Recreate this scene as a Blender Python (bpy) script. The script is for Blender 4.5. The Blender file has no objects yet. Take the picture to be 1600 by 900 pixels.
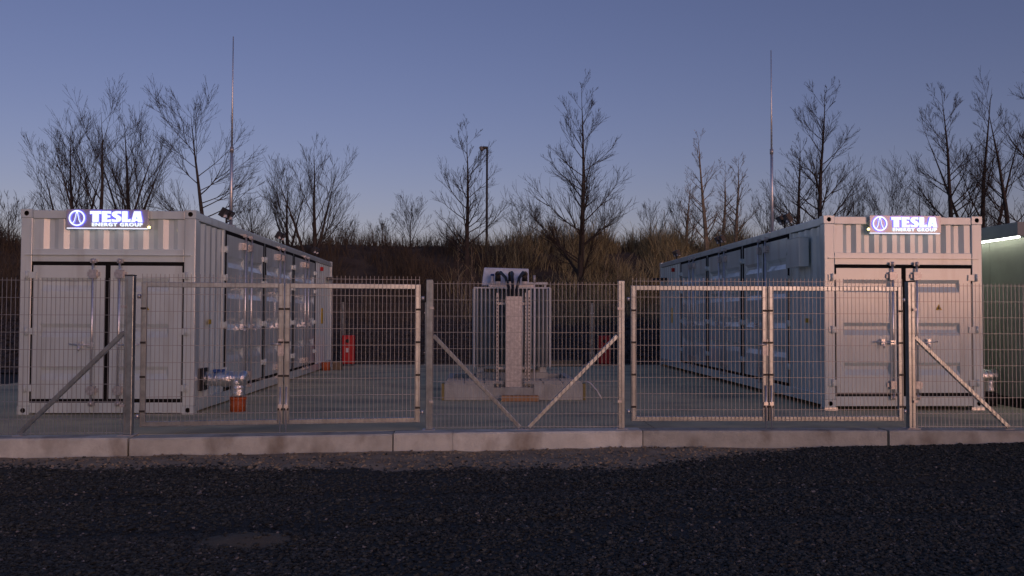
import bpy, math, random
import numpy as np
from mathutils import Vector, Matrix, noise

random.seed(11); np.random.seed(11)
R = math.radians
SC = bpy.context.scene
COL = SC.collection

# ------------------------------------------------------------------ camera, sky, sun, exposure
FPX, PITCH, ROLL, YAW, EYE = 1406.0, 0.0319, -0.0031, 0.0397, 1.395
SUN_AZ, SUN_EL = 155.0, 7.0          # degrees clockwise from +Y, degrees above the horizon

fwd = Vector((math.sin(YAW)*math.cos(PITCH), math.cos(YAW)*math.cos(PITCH), math.sin(PITCH)))
rgt0 = Vector((math.cos(YAW), -math.sin(YAW), 0)); up0 = rgt0.cross(fwd)
rgt = rgt0*math.cos(ROLL) - up0*math.sin(ROLL); up = rgt0*math.sin(ROLL) + up0*math.cos(ROLL)
cd = bpy.data.cameras.new('camera'); cam = bpy.data.objects.new('camera', cd); COL.objects.link(cam)
cam.matrix_world = Matrix(((rgt.x, up.x, -fwd.x, 0), (rgt.y, up.y, -fwd.y, 0), (rgt.z, up.z, -fwd.z, EYE), (0, 0, 0, 1)))
cd.sensor_width = 36; cd.lens = 36*FPX/1600; cd.clip_start = .05; cd.clip_end = 3000
SC.camera = cam

def at(px, y, py=495):               # world point seen at photo pixel (px, py) at depth y
    d = rgt*(px-800) + up*(450-py) + fwd*FPX
    return Vector((0, 0, EYE)) + d*(y/d.y)

world = bpy.data.worlds.new('World'); SC.world = world; world.use_nodes = True
wn = world.node_tree; bg = wn.nodes['Background']
sky = wn.nodes.new('ShaderNodeTexSky'); sky.sky_type = 'NISHITA'; sky.sun_disc = False
sky.sun_elevation = R(SUN_EL); sky.sun_rotation = R(SUN_AZ)
sky.altitude = 200; sky.air_density = 1.0; sky.dust_density = 0.5; sky.ozone_density = 1.0
bg.inputs['Strength'].default_value = 0.15
tint = wn.nodes.new('ShaderNodeMix'); tint.data_type = 'RGBA'; tint.blend_type = 'MULTIPLY'; tint.inputs[0].default_value = 1
tint.inputs[7].default_value = (.355, .303, .475, 1)          # lavender cast of the dusk sky
wn.links.new(sky.outputs[0], tint.inputs[6]); wn.links.new(tint.outputs[2], bg.inputs['Color'])

sd = bpy.data.lights.new('sun', 'SUN'); sun = bpy.data.objects.new('sun', sd); COL.objects.link(sun)
sd.energy = 0.48; sd.angle = R(28); sd.color = (1.0, .51, .39)   # the glow left by the set sun: broad, soft and pink
sv = Vector((math.sin(R(SUN_AZ))*math.cos(R(SUN_EL)), math.cos(R(SUN_AZ))*math.cos(R(SUN_EL)), math.sin(R(SUN_EL))))
sun.rotation_euler = sv.to_track_quat('Z', 'Y').to_euler()

vs = SC.view_settings
vs.view_transform = 'Standard'; vs.look = 'None'; vs.gamma = 1; vs.use_curve_mapping = False
vs.exposure = 0.40
SC.render.engine = 'CYCLES'
SC.cycles.max_bounces = 6; SC.cycles.use_denoising = True

# ------------------------------------------------------------------ materials
MATS = {}
def nodes_of(m): return m.node_tree.nodes, m.node_tree.links
def mat(name, col, rough=.6, metal=0.0, var=.12, scale=6.0, bump=0.0, bscale=40.0, col2=None, spec=.5, detail=6, stain=None):
    """Principled with object-space noise variation and fine bump"""
    m = bpy.data.materials.new(name); m.use_nodes = True; N, Lk = nodes_of(m)
    b = N['Principled BSDF']; b.inputs['Roughness'].default_value = rough; b.inputs['Metallic'].default_value = metal
    b.inputs['Specular IOR Level'].default_value = spec
    tc = N.new('ShaderNodeTexCoord'); nz = N.new('ShaderNodeTexNoise'); nz.inputs['Scale'].default_value = scale
    nz.inputs['Detail'].default_value = detail; nz.inputs['Roughness'].default_value = .62
    geo = N.new('ShaderNodeNewGeometry')
    Lk.new(geo.outputs['Position'], nz.inputs['Vector'])
    ramp = N.new('ShaderNodeValToRGB'); Lk.new(nz.outputs['Fac'], ramp.inputs['Fac'])
    c1 = [c*(1-var) for c in col]; c2 = list(col2) if col2 else [min(1, c*(1+var)) for c in col]
    ramp.color_ramp.elements[0].position = .33; ramp.color_ramp.elements[1].position = .67
    ramp.color_ramp.elements[0].color = (*c1, 1); ramp.color_ramp.elements[1].color = (*c2, 1)
    out = ramp.outputs[0]
    if stain:                                        # (colour, scale vector, amount)
        mp = N.new('ShaderNodeMapping'); mp.inputs['Scale'].default_value = stain[1]; Lk.new(geo.outputs['Position'], mp.inputs['Vector'])
        n2 = N.new('ShaderNodeTexNoise'); n2.inputs['Scale'].default_value = 1; n2.inputs['Detail'].default_value = 8
        Lk.new(mp.outputs[0], n2.inputs['Vector'])
        r2 = N.new('ShaderNodeMapRange'); r2.inputs[1].default_value = .5; r2.inputs[2].default_value = .75; r2.inputs[4].default_value = stain[2]
        Lk.new(n2.outputs['Fac'], r2.inputs[0])
        mx = N.new('ShaderNodeMix'); mx.data_type = 'RGBA'; Lk.new(r2.outputs[0], mx.inputs[0]); Lk.new(out, mx.inputs[6])
        mx.inputs[7].default_value = (*stain[0], 1); out = mx.outputs[2]
    Lk.new(out, b.inputs['Base Color'])
    if bump:
        n3 = N.new('ShaderNodeTexNoise'); n3.inputs['Scale'].default_value = bscale; n3.inputs['Detail'].default_value = 5
        Lk.new(geo.outputs['Position'], n3.inputs['Vector'])
        bp = N.new('ShaderNodeBump'); bp.inputs['Strength'].default_value = bump; bp.inputs['Distance'].default_value = .02
        Lk.new(n3.outputs['Fac'], bp.inputs['Height']); Lk.new(bp.outputs[0], b.inputs['Normal'])
    MATS[name] = m; return m
def emit(name, col, s):
    m = bpy.data.materials.new(name); m.use_nodes = True; N, Lk = nodes_of(m); b = N['Principled BSDF']
    b.inputs['Base Color'].default_value = (*[min(1, c) for c in col], 1)
    b.inputs['Emission Color'].default_value = (*col, 1); b.inputs['Emission Strength'].default_value = s
    MATS[name] = m; return m

mat('paint', (.65, .78, .78), .42, var=.05, scale=1.3, stain=((.40, .44, .41), (5, 5, .7), .6), bump=.05, bscale=9)
b_ = MATS['paint'].node_tree.nodes['Principled BSDF']; b_.inputs['Coat Weight'].default_value = 1.0; b_.inputs['Coat Roughness'].default_value = .12; b_.inputs['Coat IOR'].default_value = 1.6
COATED = ('sign_panel',)
mat('paint_roof', (.36, .36, .36), .5, var=.1, scale=2)
mat('rubber', (.014, .014, .014), .9, var=.2, spec=.1)
mat('galv', (.52, .52, .52), .40, .55, var=.22, scale=26, bump=.04, bscale=60)
mat('galv_tube', (.36, .41, .44), .30, .80, var=.22, scale=9, bump=.012, bscale=18, stain=((.28, .29, .29), (9, 9, 3), .5))
mat('steel', (.78, .80, .82), .28, .8, var=.1, scale=30)
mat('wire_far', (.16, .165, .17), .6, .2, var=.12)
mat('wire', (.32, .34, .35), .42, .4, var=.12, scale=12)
mat('concrete', (.64, .60, .40), .95, spec=.08, var=.14, scale=1.1, bump=.25, bscale=30, stain=((.21, .23, .19), (.55, .9, 1), .85))
mat('kerb_concrete', (.62, .66, .60), .85, var=.15, scale=4, bump=.4, bscale=35, stain=((.17, .13, .09), (2.6, 2.6, 1.6), .85))
mat('precast', (.44, .48, .46), .85, var=.14, scale=5, bump=.3, bscale=40, stain=((.2, .18, .16), (4, 4, 2), .6))
mat('gravel', (.024, .028, .023), .75, var=.45, scale=60, bump=.6, bscale=70)
mat('stone_dark', (.022, .026, .024), .8, var=.7, scale=23, col2=(.10, .114, .104), spec=.3, stain=((.075, .078, .070), (.45, .8, 1), .5))
mat('stone_pale', (.17, .16, .15), .8, var=.6, scale=14, col2=(.34, .32, .29))
mat('dirt', (.32, .27, .19), .95, var=.3, scale=3.2, bump=.8, bscale=24)
mat('sand', (.12, .115, .085), .95, var=.15, scale=9, bump=.6, bscale=60)
mat('rock_bank', (.045, .045, .047), .85, var=.5, scale=8, bump=.6, bscale=12)
mat('bank_soil', (.075, .060, .042), .95, var=.5, scale=1.2, bump=1.0, bscale=7)
mat('dry_grass', (.28, .25, .125), .9, var=.45, scale=.7, col2=(.52, .47, .26))
mat('brush', (.10, .08, .055), .9, var=.4, scale=.6)
mat('bark', (.060, .050, .042), .9, var=.3, scale=4)
mat('bark_pale_sunlit', (.30, .25, .17), .9, var=.3, scale=4)  # pale sapling stems; on the larger trees, sunlight put into the bark colour
mat('foil', (.90, .90, .90), .30, 1.0, var=.06, scale=30, bump=.8, bscale=22)
mat('orange_pipe', (.50, .11, .025), .5, var=.12, scale=10)
mat('red_paint', (.55, .018, .022), .4, var=.12, scale=6)
mat('white_print', (.7, .7, .68), .6, var=.05)
mat('film', (.52, .64, .80), .25, var=.2, scale=5, bump=.5, bscale=9)
mat('cable', (.014, .014, .015), .5, var=.2)
mat('porcelain', (.82, .82, .82), .3, var=.06)
mat('mast_metal', (.95, .95, .95), .5, 1.0, var=.04)
mat('blue_plastic', (.03, .10, .33), .4, var=.1)
mat('timber', (.42, .24, .12), .75, var=.22, scale=7, bump=.3, bscale=40)
mat('timber_grey', (.25, .19, .12), .8, var=.22, scale=7)
mat('yellow', (.52, .37, .02), .5, var=.1)
mat('guard', (.26, .22, .08), .7, var=.2)
mat('black_plastic', (.016, .016, .018), .5, var=.2)
mat('glass_grey', (.16, .16, .17), .12, var=.1)
mat('tf_paint', (.54, .62, .64), .45, var=.07, scale=5)
mat('green_wall', (.30, .31, .25), .55, var=.10, scale=2.0, bump=.08, bscale=6)
mat('fascia', (.22, .25, .26), .5, var=.08, scale=4)
mat('pole_dark', (.05, .05, .05), .6, var=.2)
mat('lamp_grey', (.28, .27, .25), .5, var=.1)
mat('sign_panel', (.44, .42, .43), .45, var=.04)
mat('red_lens', (.45, .01, .01), .3, var=.1)
mat('hedge', (.05, .05, .03), .9, var=.4, scale=3)
for n_ in COATED:
    b_ = MATS[n_].node_tree.nodes['Principled BSDF']; b_.inputs['Coat Weight'].default_value = 1.0; b_.inputs['Coat Roughness'].default_value = .07; b_.inputs['Coat IOR'].default_value = 1.7
emit('led_white', (.80, .92, 1.0), .85)
emit('led_blue', (.08, .10, 1.0), 3.0)
emit('led_strip', (.97, 1.0, .88), 6.5)
emit('led_edge', (.85, .88, 1.0), .7)
emit('led_yellow', (1.0, .85, .30), 3.0)

N, Lk = nodes_of(MATS['kerb_concrete']); b_ = N['Principled BSDF']; src = b_.inputs['Base Color'].links[0].from_socket
oi = N.new('ShaderNodeObjectInfo'); mr = N.new('ShaderNodeMapRange'); mr.inputs[3].default_value = .72; mr.inputs[4].default_value = 1.12; Lk.new(oi.outputs['Random'], mr.inputs[0])
mx = N.new('ShaderNodeVectorMath'); mx.operation = 'SCALE'; Lk.new(src, mx.inputs[0]); Lk.new(mr.outputs[0], mx.inputs['Scale']); Lk.new(mx.outputs[0], b_.inputs['Base Color'])
# ground: crushed stone and a strip of bare dirt along the kerb
def edge_y(x):
    b = 9.5 + .22*noise.noise(Vector((x*1.1, 3.3, 0))) + .13*noise.noise(Vector((x*3.7, 8.1, 0)))
    if x > 1.7: b += min(1.0, (x-1.7)/2.6)*1.55
    if x < -3.2: b += min(1, (-3.2-x)/3)*.35
    return b
# ------------------------------------------------------------------ mesh helpers
class MB:
    def __init__(s): s.v = []; s.f = []; s.m = []; s.sm = []
    def add(s, vs, fs, mi=0, smooth=False):
        o = len(s.v); s.v += [tuple(p) for p in vs]
        for f in fs: s.f.append(tuple(i+o for i in f)); s.m.append(mi); s.sm.append(smooth)
        return s
    def box(s, x0, y0, z0, x1, y1, z1, mi=0):
        x0, x1 = min(x0, x1), max(x0, x1); y0, y1 = min(y0, y1), max(y0, y1); z0, z1 = min(z0, z1), max(z0, z1)
        return s.add([(x0,y0,z0),(x1,y0,z0),(x1,y1,z0),(x0,y1,z0),(x0,y0,z1),(x1,y0,z1),(x1,y1,z1),(x0,y1,z1)],
                     [(0,3,2,1),(4,5,6,7),(0,1,5,4),(1,2,6,5),(2,3,7,6),(3,0,4,7)], mi)
    def bar(s, p, q, w, h, upv=(0, 0, 1), mi=0):
        p, q = Vector(p), Vector(q); d = (q-p).normalized(); a = d.cross(Vector(upv))
        if a.length < 1e-4: a = d.cross(Vector((0, 1, 0)))
        a.normalize(); b = a.cross(d); a *= w/2; b *= h/2
        vs = [p-a-b, p+a-b, p+a+b, p-a+b, q-a-b, q+a-b, q+a+b, q-a+b]
        return s.add(vs, [(0,3,2,1)[::-1],(4,5,6,7)[::-1],(0,1,5,4)[::-1],(1,2,6,5)[::-1],(2,3,7,6)[::-1],(3,0,4,7)[::-1]], mi)
    def tube(s, pts, rad, n=8, cap=True, smooth=True, mi=0):
        pts = [Vector(p) for p in pts]; k = len(pts)
        rr = rad if isinstance(rad, (list, tuple)) else [rad]*k
        d0 = (pts[1]-pts[0]).normalized(); a = d0.orthogonal().normalized(); o = len(s.v)
        for i in range(k):
            d = (pts[min(i+1, k-1)]-pts[max(i-1, 0)]).normalized()
            a = (a - d*a.dot(d)); a = a.normalized() if a.length > 1e-6 else d.orthogonal().normalized()
            b = d.cross(a)
            for j in range(n):
                t = 2*math.pi*j/n; s.v.append(tuple(pts[i] + (a*math.cos(t)+b*math.sin(t))*rr[i]))
        for i in range(k-1):
            for j in range(n):
                j2 = (j+1) % n
                s.f.append((o+i*n+j, o+i*n+j2, o+(i+1)*n+j2, o+(i+1)*n+j)); s.m.append(mi); s.sm.append(smooth)
        if cap:
            s.f.append(tuple(o+j for j in range(n))[::-1]); s.m.append(mi); s.sm.append(False)
            s.f.append(tuple(o+(k-1)*n+j for j in range(n))); s.m.append(mi); s.sm.append(False)
        return s
    def prism(s, poly, y0, y1, mi=0):                 # polygon in XZ (counter-clockwise seen from -Y), from y0 (front) to y1
        n = len(poly); vs = [(x, y0, z) for x, z in poly] + [(x, y1, z) for x, z in poly]
        fs = [tuple(range(n)), tuple(range(2*n-1, n-1, -1))] + [(i, n+i, n+(i+1) % n, (i+1) % n) for i in range(n)]
        return s.add(vs, fs, mi)
    def mesh(s, name, mats):
        me = bpy.data.meshes.new(name); me.from_pydata(s.v, [], s.f); 
        for m in ([mats] if isinstance(mats, str) else mats): me.materials.append(MATS[m])
        me.polygons.foreach_set('material_index', s.m); me.polygons.foreach_set('use_smooth', s.sm); me.update()
        return me
    def build(s, name, mats, parent=None, loc=(0, 0, 0), rz=0.0, bevel=0):
        return put(s.mesh(name, mats), name, parent, loc, rz, bevel)
def put(me, name, parent=None, loc=(0, 0, 0), rz=0.0, bevel=0):
    o = bpy.data.objects.new(name, me); COL.objects.link(o); o.parent = parent; o.location = loc; o.rotation_euler = (0, 0, rz)
    if bevel:
        b = o.modifiers.new('bevel', 'BEVEL'); b.width = bevel; b.segments = 2; b.limit_method = 'ANGLE'
    return o
def tag(o, label=None, cat=None, group=None, kind=None):
    if label: o['label'] = label
    if cat: o['category'] = cat
    if group: o['group'] = group
    if kind: o['kind'] = kind
    return o
def thing(name, label, cat, loc=(0, 0, 0), rz=0.0, group=None):
    o = bpy.data.objects.new(name, None); COL.objects.link(o); o.location = loc; o.rotation_euler = (0, 0, rz); o.empty_display_size = .2
    return tag(o, label, cat, group)
def fastmesh(name, V, Fq, mats, mi=None, smooth=False):
    me = bpy.data.meshes.new(name); n = Fq.shape[1]
    me.vertices.add(len(V)); me.vertices.foreach_set('co', V.astype(np.float32).ravel())
    me.loops.add(Fq.size); me.loops.foreach_set('vertex_index', Fq.astype(np.int32).ravel())
    me.polygons.add(len(Fq)); me.polygons.foreach_set('loop_start', np.arange(0, Fq.size, n, dtype=np.int32))
    for m in ([mats] if isinstance(mats, str) else mats): me.materials.append(MATS[m])
    if mi is not None: me.polygons.foreach_set('material_index', mi.astype(np.int32))
    me.polygons.foreach_set('use_smooth', np.full(len(Fq), smooth)); me.update(calc_edges=True); me.validate()
    return me
CUBE_V = np.array([(-1,-1,-1),(1,-1,-1),(1,1,-1),(-1,1,-1),(-1,-1,1),(1,-1,1),(1,1,1),(-1,1,1)], float)
CUBE_F = np.array([(0,3,2,1),(4,5,6,7),(0,1,5,4),(1,2,6,5),(2,3,7,6),(3,0,4,7)])
def rocks(P, S, squash=.6):
    """many angular stones: jittered, randomly turned boxes"""
    n = len(P); V = CUBE_V[None]*np.random.uniform(.45, 1.0, (n, 8, 3))
    V *= np.random.uniform(.6, 1.15, (n, 1, 3)); V *= S[:, None, None]*.5
    q = np.random.normal(size=(n, 4)); q /= np.linalg.norm(q, axis=1)[:, None]; w, x, y, z = q.T
    M = np.stack([1-2*(y*y+z*z), 2*(x*y-z*w), 2*(x*z+y*w), 2*(x*y+z*w), 1-2*(x*x+z*z), 2*(y*z-x*w), 2*(x*z-y*w), 2*(y*z+x*w), 1-2*(x*x+y*y)], -1).reshape(n, 3, 3)
    V = np.einsum('nij,nkj->nki', M, V); V[:, :, 2] *= squash; V += P[:, None, :]
    Fq = (CUBE_F[None] + (np.arange(n)*8)[:, None, None]).reshape(-1, 4)
    return V.reshape(-1, 3), Fq

# ------------------------------------------------------------------ the ground
KERB = [(-9.5, 10.25), (-5.33, 10.35), (-3.945, 10.44), (-.973, 10.775), (2.041, 11.0), (5.087, 10.95), (8.2, 10.85), (11.5, 10.78)]
def kerb_y(x):
    for (a, b), (c, d) in zip(KERB, KERB[1:]):
        if x <= c: return b + (d-b)*(x-a)/(c-a)
    return KERB[-1][1]
def ground_z(x, y):
    z = -.215 + .018*noise.noise(Vector((x*.9, y*.9, 1))) + .03*noise.noise(Vector((x*.28, y*.35, 5)))
    if -11 < x < 11 and 4 < y < 12:
        t = max(0, min(1, (x-3.3)/3)); z += .075*t*max(0, min(1, (y-8.3)/2.4))
        for yr in (8.35, 7.05): z -= .030*math.exp(-((y-yr-.06*x-.12*noise.noise(Vector((x*.4, yr, 0))))/.16)**2)
        e = edge_y(x)
        if y > e-.15 and x < 3.6: z += .012*noise.noise(Vector((x*4, y*4, 2))) + .02*max(0, noise.noise(Vector((x*1.6, y*2.2, 7))))
        s = ((x+1.63)/.38)**2 + ((y-6.58)/.24)**2
        if s < 1: z += .05*(1-s)
    return z
xs = sorted(set([-900, -400, -150, -60, -30, -20, -14] + [round(-11+i*.11, 3) for i in range(201)] + [14, 20, 30, 60, 150, 400, 900]))
ys = sorted(set([-900, -400, -150, -60, -25, -10, -4, 0, 2] + [round(3.2+i*.09, 3) for i in range(101)] + [14, 18, 22, 26, 27, 45, 100, 250, 900]))
V = [(x, y, ground_z(x, y) if (abs(x) < 12 and 3 < y < 13) else (-.215 if y < 20 else -.3)) for y in ys for x in xs]
nx = len(xs); Fq = np.array([(j*nx+i, j*nx+i+1, (j+1)*nx+i+1, (j+1)*nx+i) for j in range(len(ys)-1) for i in range(nx-1)])
mi = []
for j in range(len(ys)-1):
    for i in range(nx-1):
        x = (xs[i]+xs[i+1])/2; y = (ys[j]+ys[j+1])/2
        s = (((x+1.63)/.36)**2 + ((y-6.58)/.22)**2)*(1+.5*noise.noise(Vector((x*5, y*5, 3))))
        mi.append(1 if (y > edge_y(x) and abs(x) < 11.2 and y < 13) else 2 if s < 1 else 0)
g = put(fastmesh('ground', np.array(V, float), Fq, ['gravel', 'dirt', 'sand'], np.array(mi), True), 'ground'); tag(g, kind='structure')

# crushed stone scattered over the ground
P = []; S = []; PB = []; SB = []
n = 0
while n < 84000:
    y = random.uniform(4.9, 11.25); hw = 1.2 + y*.60
    x = random.uniform(-hw+.04*y, hw+.04*y)
    if y > kerb_y(x)-.02: continue
    e = edge_y(x)
    if y > e + random.gauss(0, .15): 
        if random.random() > .02: continue
    s = (((x+1.63)/.37)**2 + ((y-6.58)/.23)**2)*(1+.5*noise.noise(Vector((x*5, y*5, 3))))
    if s < random.uniform(.6, 1.1) and random.random() > .05: continue
    if noise.noise(Vector((x*.55+3, y*.9, 21))) > .12 and random.random() < .6: continue
    n += 1
    sz = random.uniform(.015, .040) if random.random() > .015 else random.uniform(.04, .07)
    pale = random.random() < .045 or (abs(y-e) < .1 and random.random() < .22)
    (PB if pale else P).append((x, y, ground_z(x, y)+sz*.12)); (SB if pale else S).append(sz*(.8 if pale else 1))
v, f = rocks(np.array(P), np.array(S)); o = put(fastmesh('gravel_stones', v, f, 'stone_dark'), 'gravel_stones')
tag(o, 'dark crushed stone covering the open ground in front of the kerb', 'gravel', kind='stuff')
v, f = rocks(np.array(PB), np.array(SB)); o = put(fastmesh('pale_gravel', v, f, 'stone_pale'), 'pale_gravel')
tag(o, 'pale stone chips scattered in the dark gravel and along the dirt edge', 'gravel', kind='stuff')
# clods of soil in the dirt strip
P = []; S = []
while len(P) < 2600:
    x = random.uniform(-8, 4.5); y = random.uniform(9.2, 11)
    if y < edge_y(x) or y > kerb_y(x)-.03: continue
    sz = random.uniform(.012, .05)*random.random()+.008; P.append((x, y, ground_z(x, y)+sz*.15)); S.append(sz)
v, f = rocks(np.array(P), np.array(S)); o = put(fastmesh('soil_clods', v, f, 'dirt'), 'soil_clods')
tag(o, 'small brown clods of soil lying along the kerb', 'soil', kind='stuff')

# concrete slab with the row of kerb stones before it
mb = MB(); top = [(x, y+.32) for x, y in KERB]; poly = top + [(11.5, 26.3), (-9.5, 26.3)]
n = len(poly); mb.add([(x, y, -.03) for x, y in poly]+[(x, y, -.35) for x, y in poly], [tuple(range(n))]+[(i, n+i, n+(i+1) % n, (i+1) % n)[::-1] for i in range(n)])
slab = mb.build('concrete_slab', 'concrete'); tag(slab, kind='structure')
XC = [-9.5, -3.55, 2.25, 11.5]; YC = [14.45, 18.4, 22.35, 26.3]; J = .007
for i in range(3):
    xa, xb = XC[i]+J, XC[i+1]-J
    for j in range(4):
        if j == 0:
            fr = [(xa, kerb_y(xa)+.322)] + [(x, y+.322) for x, y in KERB if xa < x < xb] + [(xb, kerb_y(xb)+.322)]
            pl = fr + [(xb, YC[0]-J), (xa, YC[0]-J)]
        else: pl = [(xa, YC[j-1]+J), (xb, YC[j-1]+J), (xb, YC[j]-J), (xa, YC[j]-J)]
        n = len(pl); zt = [0, -.003, -.001, -.002][j]
        MB().add([(x, y, zt) for x, y in pl]+[(x, y, -.028) for x, y in pl], [tuple(range(n))]+[(k, n+k, n+(k+1) % n, (k+1) % n)[::-1] for k in range(n)]).build('slab_panel', 'concrete', slab)
KS = [(-9.5, -6.9), (-6.9, -3.945), (-3.945, -.973), (-.973, -.271), (-.271, 2.041), (2.041, 5.087), (5.087, 8.2), (8.2, 11.5)]
for k, (a, b) in enumerate(KS):
    gp = .004 if a == -.271 or b == -.271 else .028
    a += gp/2; b -= gp/2; ya, yb = kerb_y(a), kerb_y(b); dy = [.0, .01, .0, -.012, -.012, .012, .0, 0][k]; zt = .004 + [0, .0, -.006, .003, .003, -.002, .002, 0][k]
    m = MB(); N = 24
    vs = []; fs = []
    for i in range(N+1):
        t = i/N; x = a+(b-a)*t; y = ya+(yb-ya)*t+dy; c = .004*noise.noise(Vector((x*5, 1.7, 0))) + (.01 if i in (0, N) else 0)
        w = .006*noise.noise(Vector((x*2.3, 4.7, 0)))
        vs += [(x, y+w, -.4), (x, y+w, zt-.02+c), (x, y+w+.014, zt), (x, y+.315, zt), (x, y+.315, -.4)]
    for i in range(N):
        o5 = i*5
        for j in range(4): fs.append((o5+j, o5+5+j, o5+6+j, o5+1+j))
    fs += [tuple(range(5)), tuple(N*5+j for j in range(5))[::-1]]
    m.add(vs, fs).build('kerb_stone', 'kerb_concrete', slab)

# grassy bank behind, stone toe at its foot
def bank_z(x, y):
    if y < 26.6: return -.25
    if y < 29.6: b = -.25 + (y-26.6)/3.0*1.5
    else:
        t = min(1, (y-29.6)/10.5); b = 1.25 + 3.3*(t*t*(3-2*t)*.45 + t*.55)
    if y > 40: b += .1*noise.noise(Vector((x*.1, y*.1, 0)))
    s = min(1, (y-26.6)/4)
    return b + s*(.16*noise.noise(Vector((x*.6, y*.6, 2))) + .14*noise.noise(Vector((x*.22, y*.2, 9))))
xs = [-400, -200, -120, -80] + [-60+i*.6 for i in range(201)] + [80, 120, 200, 400]; ys = [26.4+i*.45 for i in range(40)] + [46, 52, 65, 90, 140, 220, 500]
V = np.array([(x, y, bank_z(x, y)) for y in ys for x in xs]); nx = len(xs)
Fq = np.array([(j*nx+i, j*nx+i+1, (j+1)*nx+i+1, (j+1)*nx+i) for j in range(len(ys)-1) for i in range(nx-1)])
mi = np.array([1 if ys[j] < 29.3 else 0 for j in range(len(ys)-1) for i in range(nx-1)])
o = put(fastmesh('bank', V, Fq, ['bank_soil', 'rock_bank'], mi, True), 'bank'); tag(o, kind='structure')
P = []; S = []
for _ in range(9000):
    x = random.uniform(-16, 18); y = random.uniform(26.5, 29.7); P.append((x, y, bank_z(x, y)+.03)); S.append(random.uniform(.06, .22))
v, f = rocks(np.array(P), np.array(S), .8); o = put(fastmesh('bank_stones', v, f, 'rock_bank'), 'bank_stones')
tag(o, 'dark broken stone lining the foot of the bank', 'stones', kind='stuff')

def blades(n, xr, yr, hr, lean, w, name, m, label, cat, dens=None):
    V = []; cnt = 0
    while cnt < n:
        x = random.uniform(*xr); y = yr[0] + (yr[1]-yr[0])*random.random()
        if dens and random.random() > dens(x, y): continue
        c_ = noise.noise(Vector((x*.55, y*.45, 31)))+.5*noise.noise(Vector((x*1.5, y*1.2, 37)))
        if random.random() > .55+c_*1.1: continue
        cnt += 1; h = random.uniform(*hr)*random.uniform(.5, 1)*max(.45, 1+1.3*c_); z = bank_z(x, y)-.03; a = random.uniform(0, math.pi); l = random.gauss(0, lean)*h; l2 = random.gauss(0, lean)*h
        dx, dy = math.cos(a)*w, math.sin(a)*w
        V += [(x-dx, y-dy, z), (x+dx, y+dy, z), (x+l*.35+dx*.7, y+l2*.35+dy*.7, z+h*.6), (x+l*.35-dx*.7, y+l2*.35-dy*.7, z+h*.6), (x+l+dx*.2, y+l2+dy*.2, z+h), (x+l-dx*.2, y+l2-dy*.2, z+h)]
    b = np.arange(n)[:, None]*6
    Fq = np.concatenate([b+np.array([[0, 1, 2, 3]]), b+np.array([[3, 2, 4, 5]])])
    o = put(fastmesh(name, np.array(V), Fq, m), name); tag(o, label, cat, kind='stuff')
blades(32000, (-1, 22), (29.2, 42), (.3, 1.1), .35, .012, 'dry_grass', 'dry_grass', 'tall tan dead grass and reeds on the right of the bank', 'grass',
       lambda x, y: min(1, max(.08, (x-0)/5)) )
blades(24000, (-26, 8), (29.2, 41), (.3, 1.0), .5, .010, 'brushwood', 'brush', 'dark brown leafless brushwood covering the left of the bank', 'brushwood')
blades(6000, (-30, 30), (39.0, 45), (.25, .95), .3, .010, 'crest_scrub', 'brush', 'thin leafless scrub along the crest of the bank', 'scrub')

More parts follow.
